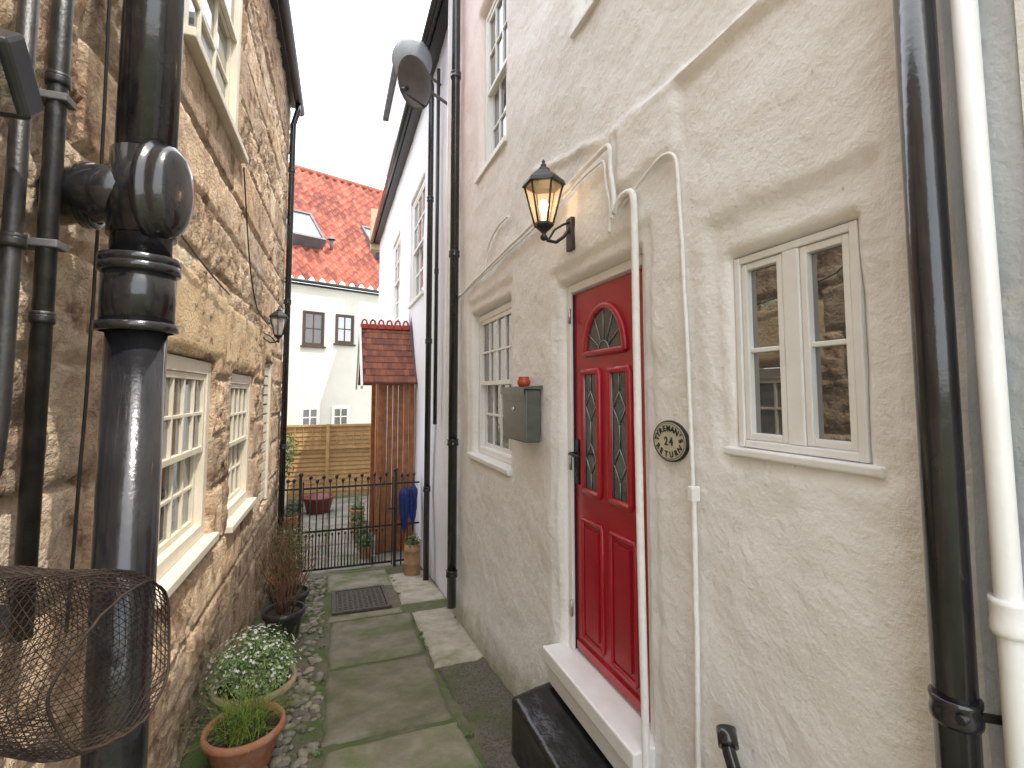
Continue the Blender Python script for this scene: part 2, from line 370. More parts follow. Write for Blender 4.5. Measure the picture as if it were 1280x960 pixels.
q=MB(); q.add([LF(-1,5.49,.12),LF(7,5.49,.12),LF(7,8.4,-3),LF(-1,8.4,-3)],[(0,1,2,3)]); q.obj('roof',SLATE,SH,recalc=False)
# pipes
px,py=-.475,1.52
p=MB(); R0=.066
p.tube([(px,py,-.35),(px,py,1.73)],R0,28); p.tube([(px,py,1.73),(px,py,1.91)],R0*1.22,28)
for z in (1.735,1.885,1.905): p.lathe([(R0*1.2,-.012),(R0*1.36,-.01),(R0*1.36,.01),(R0*1.2,.012)],(px,py,z),28)
p.tube([(px,py,1.91),(px,py,3.6)],R0*1.02,28)
p.tube([(px,py,1.97),(px,py,2.19)],R0*1.15,28)
p.tube([(px,py,2.09),(-.60,1.57,2.09),(-.76,1.66,2.09)],R0*1.12,28)
p.lathe([(R0*1.1,0),(R0*1.3,0),(R0*1.3,.03),(R0*1.1,.03)],(-.63,1.59,2.09),28,axis='x')
p.obj('soil_pipe',BLACK,SH,label='thick glossy black soil pipe with access branch')
p=MB(); p.lathe([(.001,.050),(.04,.048),(.065,.042),(.082,.028),(.088,.008),(.088,-.012),(.094,-.014),(.094,-.03),(.075,-.045),(.05,-.06)],(0,0,0),36,axis='x')
an=math.radians(-16)
p.v=[(px+.058+x*math.cos(an)-y*math.sin(an)*.9,py-.045+x*math.sin(an)+y*math.cos(an)*.9,2.085+z*1.38) for x,y,z in p.v]
p.obj('inspection_cap',BLACK,SH,label='round black access cap on the soil pipe')
downpipe(SH,'waste_pipe',BLACKM,[(-.665,1.51,3.6),(-.665,1.51,1.0)],.021,[(-.665,1.51,2.35),(-.665,1.51,1.75)],cr=1.15,ch=.03)
downpipe(SH,'waste_pipe',BLACKM,[(-.665,1.37,3.4),(-.665,1.37,1.52),(-.67,1.365,1.40),(-.70,1.34,1.32),(-.76,1.30,1.28)],.018,[(-.665,1.37,1.9),(-.665,1.37,2.25)],cr=1.35,ch=.03)
for (x,y,z) in [(-.665,1.51,2.3),(-.665,1.51,1.93)]:
    q=MB(); q.box(x-.05,x+.03,y-.026,y+.026,z-.010,z+.010); q.obj('pipe_bracket',GREYP,SH,bevel=.003)
downpipe(SH,'downpipe',BLACK,[(-.50,6.75,5.3),(-.5,6.75,5.2),(-.55,6.75,5.0),(-.55,6.75,-.7)],.036,[(-.55,6.75,z) for z in (.9,2.7,4.4)],cr=1.2)
def cable(parent,path,r,m=BLACKM,F=LF,name='cable',wob=.008):
    # round the corners of the run, then let it wander a little
    K=[Vector(p) for p in path]
    for _ in range(3):
        N_=[K[0]]
        for a,b_ in zip(K,K[1:]): N_+=[a.lerp(b_,.25),a.lerp(b_,.75)]
        K=N_+[K[-1]]
    q=MB(); P=[]
    for a,b_ in zip(K,K[1:]):
        k=max(1,int((a-b_).length/.06))
        for i in range(k):
            c=a.lerp(b_,i/k); P.append((c[0]+wob*.7*fn(c[0],c[1],7,6),c[1]+wob*fn(c[0],c[1],3,5),c[2]))
    P.append(tuple(K[-1])); q.tube(P,r,8); return q.obj(name,m,parent,F)
cable(SH,[(2.05,3.4,.03),(2.1,2.4,.03),(2.5,2.28,.04),(3.3,2.21,.04),(3.6,2.2,.04)],.005)
cable(SH,[(2.02,2.0,.03),(2.1,1.2,.03),(2.0,.3,.03)],.005)
cable(SH,[(1.80,3.2,.03),(1.82,1.9,.035),(1.78,.9,.03)],.005)
cable(SH,[(3.95,3.2,.03),(4.4,2.3,.04),(5.3,2.22,.04),(6.1,2.22,.04)],.005)
# =================================================================== WHITE COTTAGE
RF=lambda u,v,w:(1.15-w,u,v)
WC=empty('white_cottage',(1.15,2.5,-.28),'white lime-washed cottage with red front door','house')
RH=[(.81,1.21,1.40,1.99),(1.69,2.45,.2,2.15),(3.27,4.25,1.03,2.25),(3.33,4.05,3.42,4.9),(1.56,2.2,3.46,4.9)]
rr=[.02,.04,.04,.05,.05]
def ss(x,a,b_):
    t=min(1,max(0,(x-a)/(b_-a))); return t*t*(3-2*t)
def boxm(u,v,a,b_,c,d_,s): return ss(u,a-s,a+s)*(1-ss(u,b_-s,b_+s))*ss(v,c-s,c+s)*(1-ss(v,d_-s,d_+s))
def rdisp(u,v):
    w_=.018*fn(u,v,0,1.1)+.010*fn(u,v,2,3.1)+.005*fn(u,v,5,8)+.0026*fn(u,v,5,20)
    uu=u+.02*fn(u,v,1,5); v2=v+.02*fn(u,v,6,5)
    w_-=.017*boxm(uu,v2,.73,1.28,1.36,2.12,.025)
    w_-=.017*boxm(uu,v2,1.60,2.52,-1,2.24,.025)
    w_-=.018*boxm(uu,v2,3.17,4.34,.98,2.36,.03)
    led=math.exp(-((v2-(2.70-.05*(1.3-min(u,1.3))))/.018)**2)*(1-ss(u,1.80,1.88))
    w_+=.026*led
    w_+=.022*boxm(uu,v2,1.42,1.80,2.44,2.68,.015)
    w_+=.018*math.exp(-((uu-1.85)/.02)**2)*boxm(uu,v2,1,3,2.42,2.72,.03)
    w_+=.016*math.exp(-((v2-2.72-.25*(u-1.9))/.02)**2)*ss(u,1.9,2.0)*(1-ss(u,2.7,2.9))
    w_+=.018*(1-ss(v+.11*u,.05,.45))
    for h,r in zip(RH,rr):
        dd=max(h[0]-u,u-h[1],h[2]-v,v-h[3])
        if dd<r: w_-= (r-math.sqrt(max(0,r*r-(r-max(0,dd))**2)))*.8
    return w_
us=sorted(set(round(x,5) for x in lin([-.6,.1],.1)+lin([.1]+[h[i] for h in RH for i in(0,1)]+[4.98],.02)))
vs=sorted(set(round(x,5) for x in lin([-.85]+[h[i] for h in RH for i in(2,3)]+[3.0,3.42],.022)+lin([3.46,4.9,6.4],.05)+[3.42]))
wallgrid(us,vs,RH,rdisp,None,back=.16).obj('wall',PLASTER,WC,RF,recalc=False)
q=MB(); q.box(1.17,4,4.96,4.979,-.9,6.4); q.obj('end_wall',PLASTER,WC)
w=window(WC,RF,.815,1.205,1.405,1.985,-.025,1,2,frame=.022,casements=-.005,sill=0,dep=.07,st=.020,post=.026,mun=.014)
q=MB(); q.box(.77,1.245,1.378,1.403,-.08,.0); q.obj('sill',WHITE,w,RF,bevel=.006)
window(WC,RF,3.28,4.24,1.05,2.24,-.07,4,2,frame=.05,sill=.0,split=True,glass=GLASSL)
q=MB(); q.box(3.22,4.30,1.0,1.046,-.1,.02); q.obj('window_ledge',WHITE,WC,RF,bevel=.01)
window(WC,RF,3.34,4.04,3.44,4.89,-.06,3,2,frame=.05,sill=.02)
window(WC,RF,1.57,2.19,3.48,4.89,-.06,3,2,frame=.05,sill=.02)
# door
q=MB(); dw=-.075
q.box(1.693,1.735,.24,2.148,-.13,dw+.02); q.box(2.405,2.447,.24,2.148,-.13,dw+.02); q.box(1.735,2.405,2.105,2.148,-.13,dw+.019)
q.obj('door_frame',WHITE,WC,RF,bevel=.004)
q=MB(); q.box(1.736,1.740,.245,2.10,-.12,dw+.004); q.box(2.400,2.404,.245,2.10,-.12,dw+.004); q.obj('door_seal',BLACKSIGN,WC,RF)
q=MB(); q.box(1.74,2.40,.245,2.10,-.12,dw-.008)
dc=2.09
def rectp(a,b_,c,d_): return [(a,c),(b_,c),(b_,d_),(a,d_)]
arch=[(dc+.185*math.cos(t),1.765+.225*math.sin(t)) for t in [math.pi*i/18 for i in range(19)]]
gl=[rectp(dc+.05,dc+.215,1.07,1.675),rectp(dc-.215,dc-.05,1.07,1.675)]
def ring(mb,loop,r,ww):
    P=[]; n=len(loop)
    for i in range(n):
        a=loop[i]; b_=loop[(i+1)%n]
        P.append((a[0]+(b_[0]-a[0])*.02,a[1]+(b_[1]-a[1])*.02,ww)); P.append((a[0]+(b_[0]-a[0])*.98,a[1]+(b_[1]-a[1])*.98,ww))
    mb.tube(P,r,10,closed=True)
for L in gl+[arch]: ring(q,L,.017,dw-.003)
for sg in (1,-1):
    a=dc+sg*.04; b_=dc+sg*.235; lo,hi=min(a,b_),max(a,b_)
    ring(q,rectp(lo,hi,.34,.92),.011,dw-.005)
    q.plate(rectp(lo+.035,hi-.035,.375,.885),dw-.03,dw+.004)
q.box(1.76,2.38,.262,.30,dw-.02,dw+.006)
door=q.obj('door',RED,WC,RF,bevel=.006,label='glossy red panelled front door with arched glass')
q=MB()
for L in gl+[arch]: q.plate(L,dw-.02,dw-.003)
q.obj('door_glass',GLASSD,door,RF)
q=MB()
def ln(a,b_): q.tube([(a[0],a[1],dw),(b_[0],b_[1],dw)],.0025,6)
for L in gl:
    cu=(L[0][0]+L[1][0])/2; u0_,u1_=L[0][0]+.012,L[1][0]-.012
    for z in (1.24,1.50):
        ln((cu,z-.075),(u0_+.02,z)); ln((u0_+.02,z),(cu,z+.075)); ln((cu,z+.075),(u1_-.02,z)); ln((u1_-.02,z),(cu,z-.075))
    ln((cu,1.08),(cu,1.165)); ln((cu,1.575),(cu,1.67)); ln((cu,1.315),(cu,1.425)); ln((u0_+.01,1.08),(u0_+.01,1.665)); ln((u1_-.01,1.08),(u1_-.01,1.665))
for k in (1,2,3,4,5):
    t=math.pi*k/6; q.tube([(dc+.05*math.cos(t),1.77+.05*math.sin(t),dw),(dc+.175*math.cos(t),1.765+.21*math.sin(t),dw)],.0025,6)
q.tube([(dc+.05*math.cos(t),1.77+.05*math.sin(t),dw) for t in [math.pi*i/8 for i in range(9)]],.003,6)
q.obj('leading',LEAD,door,RF)
q=MB(); q.box(2.352,2.384,1.09,1.32,dw-.009,dw+.006); q.tube([(2.368,1.25,dw),(2.368,1.25,dw+.045),(2.36,1.25,dw+.05),(2.26,1.245,dw+.05)],.009,10); q.tube([(2.368,1.14,dw),(2.368,1.14,dw+.014)],.011,12)
q.obj('handle',BLACKM,door,RF,bevel=.002)
for z in (.45,1.2,1.98):
    q=MB(); q.tube([(2.402,z-.04,dw+.024),(2.402,z+.04,dw+.024)],.008,10); q.obj('hinge',STEEL,door,RF)
q=MB(); q.box(1.66,2.50,.165,.238,-.12,.075); q.box(1.66,2.50,.06,.163,-.12,.05); q.obj('door_sill',WHITE,WC,RF,bevel=.008)
q=MB(); q.add([(1.0,-1,6.42),(1.0,5.0,6.42),(4,5.0,9),(4,-1,9)],[(0,1,2,3)]); q.obj('roof',SLATE,WC,recalc=False)
q=MB(); q.tube([(1.06,-1,6.36),(1.06,5.1,6.36)],.06,16); q.obj('gutter',BLACK,WC)
downpipe(WC,'downpipe',BLACK,[(1.08,4.62,-.40),(1.08,4.62,5.75),(1.04,4.62,5.9),(1.0,4.62,6.15),(1.02,4.62,6.35)],.043,[(1.08,4.62,z) for z in (-.1,1.1,2.9,4.7)],cr=1.2)
downpipe(WC,'downpipe',BLACK,[(1.075,.61,-.2),(1.075,.61,3.4)],.033,[(1.075,.61,1.00)],cr=1.12,ch=.045,label='glossy black rainwater pipe on white wall')
downpipe(WC,'white_pipe',WHITE,[(1.09,.525,-.2),(1.09,.53,1.15),(1.085,.54,3.2)],.019,[(1.09,.53,1.19)],cr=1.4,ch=.06)
q=MB(); q.tube([(1.15,.53,1.0),(1.08,.585,1.0),(1.04,.585,1.0)],.008,8); q.obj('pipe_bracket',BLACKM,WC)
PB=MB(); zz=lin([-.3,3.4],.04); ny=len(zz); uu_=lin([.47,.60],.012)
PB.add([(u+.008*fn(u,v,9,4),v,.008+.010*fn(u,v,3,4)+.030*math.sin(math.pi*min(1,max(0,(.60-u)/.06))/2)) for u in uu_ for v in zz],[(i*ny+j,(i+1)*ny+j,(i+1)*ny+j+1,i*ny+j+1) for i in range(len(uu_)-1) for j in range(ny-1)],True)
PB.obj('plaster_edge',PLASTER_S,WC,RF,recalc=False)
PB=MB(); uu_=lin([.1,.475],.02)
PB.add([(u,v,.042+.012*fn(u,v,3,4)) for u in uu_ for v in zz],[(i*ny+j,(i+1)*ny+j,(i+1)*ny+j+1,i*ny+j+1) for i in range(len(uu_)-1) for j in range(ny-1)],True)
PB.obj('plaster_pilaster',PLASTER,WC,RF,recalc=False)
def pipew(path,r,name='conduit'): 
    return cable(WC,path,r,PLASTER,RF,name,.004)
pipew([(1.645,-.05,.025),(1.66,.8,.025),(1.665,1.6,.025),(1.66,2.30,.028),(1.662,2.37,.03),(1.70,2.39,.03),(1.76,2.38,.03),(1.80,2.34,.03)],.015)
pipew([(1.38,-.1,.02),(1.365,.6,.02),(1.36,1.24,.02)],.009); pipew([(1.36,1.2,.02),(1.375,1.8,.02),(1.40,2.32,.02),(1.41,2.42,.02),(1.48,2.45,.02),(1.58,2.42,.02),(1.70,2.37,.02),(1.76,2.35,.02)],.007)
q=MB(); q.box(1.35,1.375,1.21,1.26,.0,.035); q.obj('junction_box',WHITE,WC,RF,bevel=.004)
cable(WC,[(4.9,2.50,.02),(4.5,2.48,.03),(4.0,2.52,.03),(3.2,2.56,.03),(2.5,2.60,.03),(1.92,2.66,.03),(1.82,2.66,.035),(1.83,2.54,.035),(1.80,2.42,.03),(1.82,2.32,.03)],.011,PLASTER,RF,'conduit')
cable(WC,[(4.9,2.46,.02),(4.2,2.49,.03),(3.2,2.53,.03),(2.4,2.575,.03),(1.93,2.62,.03),(1.87,2.60,.035),(1.87,2.50,.035),(1.83,2.38,.03),(1.85,2.27,.03)],.006,PLASTER,RF)
cable(WC,[(3.75,2.56,.02),(3.72,2.68,.02),(3.5,2.80,.02),(3.2,2.80,.02)],.008,PLASTER,RF)
q=MB(); q.tube([(1.11,1.22,.575),(1.09,1.19,.545),(1.07,1.12,.47),(1.06,1.0,.30),(1.06,.9,.1)],.019,18); q.tube([(1.115,1.228,.583),(1.095,1.197,.553)],.028,18); q.tube([(1.082,1.165,.518),(1.074,1.135,.486)],.025,18)
q.obj('overflow_pipe',BLACK,WC)
# =================================================================== things on the cottage
def lantern(name,c,wallx,s,glassm,lab,lit):
    e=empty(name,c,lab,'wall lamp','wall lanterns')
    X,Y,Z=c
    def hexl(r,z): return [(X+r*s*math.cos(math.pi/6+math.pi/3*k),Y+r*s*math.sin(math.pi/6+math.pi/3*k),Z+z*s) for k in range(6)]
    q=MB()
    def band(prof):
        vs=[];fs=[]
        for r,z in prof: vs+=hexl(r,z)
        for i in range(len(prof)-1):
            for k in range(6): fs.append((i*6+k,i*6+(k+1)%6,(i+1)*6+(k+1)%6,(i+1)*6+k))
        q.add(vs,fs)
    band([(.10,.10),(.112,.105),(.105,.125),(.06,.165),(.035,.18),(.03,.195),(.022,.20),(.002,.205)])
    band([(.002,-.115),(.045,-.11),(.052,-.10),(.05,-.09),(.002,-.088)])
    q.lathe([(.001*s,-.18*s),(.012*s,-.175*s),(.02*s,-.16*s),(.008*s,-.145*s),(.02*s,-.13*s),(.04*s,-.112*s)],c,12)
    q.lathe([(.012*s,.19*s),(.016*s,.215*s),(.006*s,.222*s),(.010*s,.232*s),(.001*s,.245*s)],c,10)
    a=hexl(.048,-.09); b_=hexl(.097,.102)
    for k in range(6): q.tube([a[k],b_[k]],.0055*s,6)
    q.obj('lantern_frame',BLACKM,e)
    q=MB(); a=hexl(.045,-.088); b_=hexl(.094,.10)
    for k in range(6): q.add([a[k],a[(k+1)%6],b_[(k+1)%6],b_[k]],[(0,1,2,3)])
    q.obj('lantern_glass',glassm,e,recalc=False)
    q=MB(); q.lathe([(.008*s,-.088*s),(.012*s,-.05*s),(.012*s,-.03*s)],c,10); q.ball((X,Y,Z+.0*s),.024*s,1,1,1.4)
    q.obj('bulb',BULB if lit else CREAMSIGN,e)
    q=MB(); zz=Z-.145*s; d_=wallx-X
    q.tube([(X,Y,zz),(X+d_*.15,Y,zz-.03*s),(X+d_*.45,Y,zz-.035*s),(X+d_*.75,Y,zz-.0*s),(X+d_*.97,Y,zz+.05*s)],.009*s,10)
    q.tube([(X+d_*.2,Y,zz-.02*s),(X+d_*.4,Y,zz+.03*s),(X+d_*.7,Y,zz+.06*s),(X+d_*.97,Y,zz+.08*s)],.006*s,8)
    q.box(wallx-.012,wallx+.012,Y-.03*s,Y+.03*s,zz-.07*s,zz+.10*s)
    q.obj('bracket',BLACKM,e,bevel=.003)
    return e
lantern('wall_lantern',(.985,2.25,2.51),1.135,1.0,AMB,'lit black six-sided lantern on the white wall',True)
lantern('wall_lantern',(-.50,5.25,2.20),-.655,.85,CLR,'black lantern on the stone wall',False)
li=bpy.data.lights.new('lantern_light','POINT'); li.energy=.8; li.color=(1,.7,.4); li.shadow_soft_size=.03
lo=bpy.data.objects.new('lantern_light',li); lo.location=(.985,2.25,2.56); col.objects.link(lo)
e=empty('letter_box',(1.1,2.86,1.28),'grey-green metal letter box fixed to the white wall','letter box')
q=MB(); q.plate([(2.66,1.28),(3.06,1.28),(3.06,1.585),(2.66,1.585)],.01,.105); q.obj('box_body',MAILM,e,RF,bevel=.008)
q=MB(); q.add([(2.65,1.588,.0),(3.07,1.588,.0),(3.07,1.588,.118),(2.65,1.588,.118),(2.65,1.61,.0),(3.07,1.61,.0),(3.07,1.60,.118),(2.65,1.60,.118),(2.65,1.555,.118),(3.07,1.555,.118),(2.65,1.555,.11),(3.07,1.555,.11)],[(4,5,6,7),(0,1,5,4),(7,6,9,8),(8,9,11,10),(0,4,7,3),(1,2,6,5)])
q.obj('box_lid',MAILM,e,RF)
q=MB(); q.tube([(2.86,1.47,.10),(2.86,1.47,.112)],.012,14); q.obj('lock',STEEL,e,RF)
q=MB(); q.box(2.74,2.98,1.515,1.518,.104,.107); q.obj('slot',BLACKSIGN,e,RF)
q=MB(); q.lathe([(.001,0),(.028,0),(.04,.02),(.04,.038),(.030,.052),(.034,.062),(.028,.062),(.026,.05),(.001,.045)],(1.09,2.80,1.602),20)
q.obj('small_pot',REDPOT,label='small red-orange glazed pot standing on the letter box',cat='pot')
# plaque
SU,SV=1.50,1.395; sw=rdisp(SU,SV)+.012
e=empty('house_sign',(1.13,SU,SV-.06),'oval black and cream house name sign on white wall','sign')
def ell(a,b_,n=48): return [(SU+a*math.cos(2*math.pi*k/n),SV+b_*math.sin(2*math.pi*k/n)) for k in range(n)]
q=MB(); q.plate(ell(.096,.074),sw-.03,sw); q.obj('sign_rim',BLACKSIGN,e,RF,bevel=.002)
q=MB(); q.plate(ell(.090,.068),sw-.001,sw+.0015); q.obj('sign_face',CREAMSIGN,e,RF)
def glyph(ch,size):
    cu=bpy.data.curves.new('t','FONT'); cu.body=ch; cu.size=size; cu.align_x='CENTER'; cu.extrude=.0006; cu.offset=.0009
    o=bpy.data.objects.new('t',cu); col.objects.link(o); bpy.context.view_layer.update()
    me=o.evaluated_get(bpy.context.evaluated_depsgraph_get()).to_mesh()
    v=[tuple(x.co) for x in me.vertices]; f_=[tuple(p.vertices) for p in me.polygons]
    o.to_mesh_clear(); bpy.data.objects.remove(o); bpy.data.curves.remove(cu); return v,f_
q=MB()
def put(ch,size,x,y,rot):
    v,f_=glyph(ch,size); vv=[]
    for a,b_,c in v:
        b_-=size*.35
        xr=a*math.cos(rot)-b_*math.sin(rot)+x; yr=a*math.sin(rot)+b_*math.cos(rot)+y
        vv.append((SU-xr,SV+yr,sw+.0035+c))
    q.add(vv,f_)
T="TYREMAN'S"
for i,ch in enumerate(T):
    t=math.radians(172-164*i/(len(T)-1)); put(ch,.029,.068*math.cos(t),.046*math.sin(t),(t-math.pi/2)*.85)
T="RETURN"
for i,ch in enumerate(T):
    t=math.radians(208+124*i/(len(T)-1)); put(ch,.029,.068*math.cos(t),.047*math.sin(t),(t-1.5*math.pi)*.75)
put('2',.042,-.014,0,0); put('4',.042,.014,0,0)
P=[(x,y,sw+.0035) for x,y in ell(.086,.064)]; q.tube(P,.001,5,closed=True)
q.obj('lettering',BLACKSIGN,e,RF,recalc=False)
# black step stone
q=MB(); X=[1.20,1.205,1.212]+lin([1.24,2.49],.03)+[2.518,2.525,2.53]
prof=[(.0,-.42),(.240,-.42),(.240,-.022),(.236,-.009),(.226,-.001),(.212,.003),(.0,.045)]
P2=[]
for a,b_ in zip(prof,prof[1:]):
    k=max(1,int(math.hypot(a[0]-b_[0],a[1]-b_[1])/.025))
    P2+=[(a[0]+(b_[0]-a[0])*i/k,a[1]+(b_[1]-a[1])*i/k) for i in range(k)]
P2.append(prof[-1]); n_=len(P2); vv=[];ff=[]
for i,u in enumerate(X):
    en=max(0,1-min(u-1.2,2.53-u)/.014)
    for (w_,z) in P2: vv.append((u+.004*fn(w_,z,1,9),z+((.004*fn(u,w_,z,6)+.003*fn(u,w_,z,18)-.010*en) if z>-.4 else 0),w_*(1-.03*en)+.004*fn(u,w_,z+4,7)+.003*fn(u,z,w_,20)))
for i in range(len(X)-1):
    for k in range(n_-1): ff.append((i*n_+k,(i+1)*n_+k,(i+1)*n_+k+1,i*n_+k+1))
ff.append(tuple(range(n_))); ff.append(tuple((len(X)-1)*n_+k for k in range(n_)))
q.add(vv,ff,True); q.obj('door_step',BSTEP,F=RF,label='squared stone step painted glossy black below the door',cat='step')
# =================================================================== NEIGHBOUR HOUSE
NF=lambda u,v,w:(1.19-w,u,v)
NH=empty('neighbour_house',(1.2,9.5,-.77),'tall pinkish-white rendered house with dark gutters','house','terraced houses')
NHh=[(7.0,8.3,3.0,4.75),(9.7,11.0,3.0,4.75)]
us=lin([5.0,7,8.3,9.7,11,14.5],.1); vs=lin([-.9,3,4.75,5.9],.1)
wallgrid(us,vs,NHh,lambda u,v:.02*fn(u,v,0,1)+.006*fn(u,v,3,5),None,back=.12).obj('wall',PLASTER_N,NH,NF,recalc=False)
for h in NHh: window(NH,NF,h[0]+.01,h[1]-.01,h[2]+.01,h[3]-.01,-.03,3,2,frame=.06,sill=.04,glass=GLASSL,mun=.03)
q=MB(); q.box(5.02,14.6,5.86,6.0,-.1,.14); q.obj('eave_board',BLACKM,NH,NF)
q=MB(); q.tube([(5.02,5.9,.20),(14.7,5.9,.20)],.06,12); q.obj('gutter',BLACK,NH,NF)
q=MB(); q.add([(.97,5.02,6.02),(.97,14.6,6.02),(4,14.6,9),(4,5.02,9)],[(0,1,2,3)]); q.obj('roof',SLATE,NH,recalc=False)
q=MB(); q.box(1.10,3,9.6,11.6,6.0,8.0); q.obj('dormer',PLASTER_N,NH)
q=MB(); q.box(.98,3.1,9.45,11.75,8.01,8.13); q.obj('dormer_roof',SLATE,NH,bevel=.01)
window(NH,lambda u,v,w:(1.09-w,u,v),9.75,11.45,6.6,7.8,.0,2,1,frame=.08,sill=.04,split=False,dep=.03)
q=MB(); q.box(.95,1.3,14.61,14.9,5.7,6.9); q.obj('chimney_stack',TERRAP,NH)
downpipe(NH,'downpipe',BLACK,[(1.11,6.1,-.68),(1.11,6.1,5.5),(1.0,6.1,5.85)],.036,[(1.11,6.1,z) for z in (.4,2.2,4)],cr=1.2)
downpipe(NH,'waste_pipe',BLACKM,[(1.13,5.75,1.2),(1.13,5.75,5.5)],.022,[(1.13,5.75,3)],cr=1.2)
q=MB(); q.box(1.09,1.185,5.02,5.05,1.0,5.85) ; q.obj('corner_board',WHITE,NH)
def dish(c,r,aim,m,lab,wall):
    e=empty('satellite_dish',c,lab,'satellite dish','satellite dishes')
    Q=Vector(aim).normalized().to_track_quat('Z','Y').to_matrix(); C=Vector(c)
    q=MB(); prof=[(.001,0)]+[(r*k/8,.32*r*(k/8)**2) for k in range(1,9)]+[(r*1.01,.32*r-.012)]+[(r*k/8,.32*r*(k/8)**2-.012) for k in range(7,0,-1)]+[(.001,-.012)]
    q.lathe(prof,(0,0,0),32); q.v=[tuple(C+Q@Vector(v)) for v in q.v]; q.obj('reflector',m,e)
    q=MB(); f0=C+Q@Vector((0,-r*.95,.28*r)); f1=C+Q@Vector((0,-r*.2,r*1.1)); q.tube([f0,f1],.010,8); 
    q.tube([f1,f1+(C-f1).normalized()*.09],.026,12); q.obj('feed_arm',BPLAST,e)
    q=MB(); b0=C+Q@Vector((0,0,-.02)); q.tube([b0,b0+Vector((.08,0,-.08)),Vector(wall)],.018,10); q.tube([b0,C+Q@Vector((0,0,.0))],.05,12); q.obj('mount',GREYP,e)
dish((.84,5.35,5.03),.27,(-.70,-.30,-.45),DISH,'dark grey satellite dish on the house wall',(1.19,5.4,4.86))
dish((.84,5.85,5.60),.25,(-.1,.7,.45),DISHP,'pale grey satellite dish above the dark one',(1.19,5.9,5.4))
# =================================================================== PORCH
PO=empty('timber_porch',(.9,8,-.77),'orange timber porch with brown tiled roof','porch')
q=MB()
for i in range(6):
    c=random.uniform(.65,1.2); q.tone=(c,c,c); q.box(.70+i*.08,.774+i*.08,7.58,7.61,-.74,1.72)
q.obj('side_wall',WOOD,PO,bevel=.003)
q=MB()
for i in range(14):
    c=random.uniform(.75,1.15); q.tone=(c,c,c); 
    if not 4<=i<=9: q.box(.70,.73,7.62+i*.09,7.704+i*.09,-.74,1.72)
q.obj('front_wall',WOOD,PO,bevel=.003)
for bx in [(.64,.70,7.56,7.62,-.76,1.74),(.64,.70,8.82,8.88,-.76,1.74),(1.10,1.16,7.52,7.58,-.76,1.7)]:
    q=MB(); q.box(*bx); q.obj('post',WOOD,PO,bevel=.004)
q=MB(); q.box(.5,1.18,7.5,7.56,1.71,1.77); q.obj('beam',WOOD,PO,bevel=.004)
q=MB()
for (ya,yb) in ((7.40,8.2),(9.0,8.2)):
    for r_ in range(9):
        t0=r_/9; t1=(r_+1.25)/9
        for k in range(11):
            c=random.uniform(.6,1.3); q.tone=(c,c,c); x0=.42+k*.07; 
            y0=ya+(yb-ya)*t0; y1=ya+(yb-ya)*min(1,t1); z0=1.70+.90*t0; z1=1.70+.90*min(1,t1)
            off=.035 if r_%2 else 0
            q.add([(x0+off,y0,z0+.026),(x0+.066+off,y0,z0+.026),(x0+.066+off,y1,z1+.006),(x0+off,y1,z1+.006),(x0+off,y0,z0+.006),(x0+.066+off,y0,z0+.006)],[(0,1,2,3),(4,5,1,0)])
q.add([(.42,7.4,1.69),(1.2,7.4,1.69),(1.2,8.2,2.59),(.42,8.2,2.59)],[(0,1,2,3)]); q.add([(.42,9.0,1.69),(1.2,9.0,1.69),(1.2,8.2,2.59),(.42,8.2,2.59)],[(0,1,2,3)])
q.obj('roof',TILEB,PO,recalc=False)
q=MB()
for k in range(6):
    x0=.40+k*.13; q.box(x0,x0+.124,8.14,8.26,2.58,2.66)
    q.tube([(x0+.02,8.2,2.66),(x0+.035,8.2,2.715),(x0+.062,8.2,2.735),(x0+.09,8.2,2.715),(x0+.104,8.2,2.66)],.016,8)
q.obj('ridge_tile',TILER,PO,bevel=.01)
q=MB(); q.add([(.41,7.36,1.62),(.41,8.2,2.56),(.41,8.2,2.66),(.41,7.30,1.66),(.38,7.36,1.62),(.38,8.2,2.56),(.38,8.2,2.66),(.38,7.30,1.66)],[(0,1,2,3),(4,5,6,7),(0,1,5,4),(2,3,7,6),(0,3,7,4)])
q.add([(.41,9.04,1.62),(.41,8.2,2.56),(.41,8.2,2.66),(.41,9.1,1.66),(.38,9.04,1.62),(.38,8.2,2.56),(.38,8.2,2.66),(.38,9.1,1.66)],[(0,1,2,3),(4,5,6,7),(0,1,5,4),(2,3,7,6),(0,3,7,4)])
q.obj('barge_board',WHITE,PO)
q=MB(); q.add([(1.17,7.38,1.72),(1.17,8.2,2.9),(1.17,8.2,2.5),(1.17,7.38,1.62)],[(0,1,2,3)]); q.obj('lead_flashing',SLATE,PO)
# =================================================================== FENCE
FE=empty('wooden_fence',(0,12,-.77),'golden overlapped timber fence panel with trellis top','fence')
q=MB()
for i in range(15):
    c=random.uniform(.8,1.15); q.tone=(c,c,c); z=-.74+i*.095; q.add([(-1.3,12.0,z),(1.4,12.0,z),(1.4,12.02,z+.1),(-1.3,12.02,z+.1),(-1.3,12.03,z),(1.4,12.03,z),(1.4,12.03,z+.1),(-1.3,12.03,z+.1)],[(0,1,2,3),(4,5,6,7),(0,1,5,4),(3,2,6,7)])
q.obj('panel',FENCE,FE)
q=MB(); q.box(-1.3,1.4,12.0,12.02,.69,.80)
for i in range(16): q.box(-1.28+i*.175,-1.26+i*.175,11.97,11.995,.33,.80)
q.box(-1.3,1.4,11.96,12.03,.80,.85); q.box(-1.3,1.4,11.95,11.97,.3,.33)
q.obj('rail',FENCE,FE,bevel=.003)
for x in (-1.32,-.1,1.3):
    q=MB(); q.box(x,x+.07,11.90,11.945,-.77,.86); q.obj('post',FENCE,FE,bevel=.003)
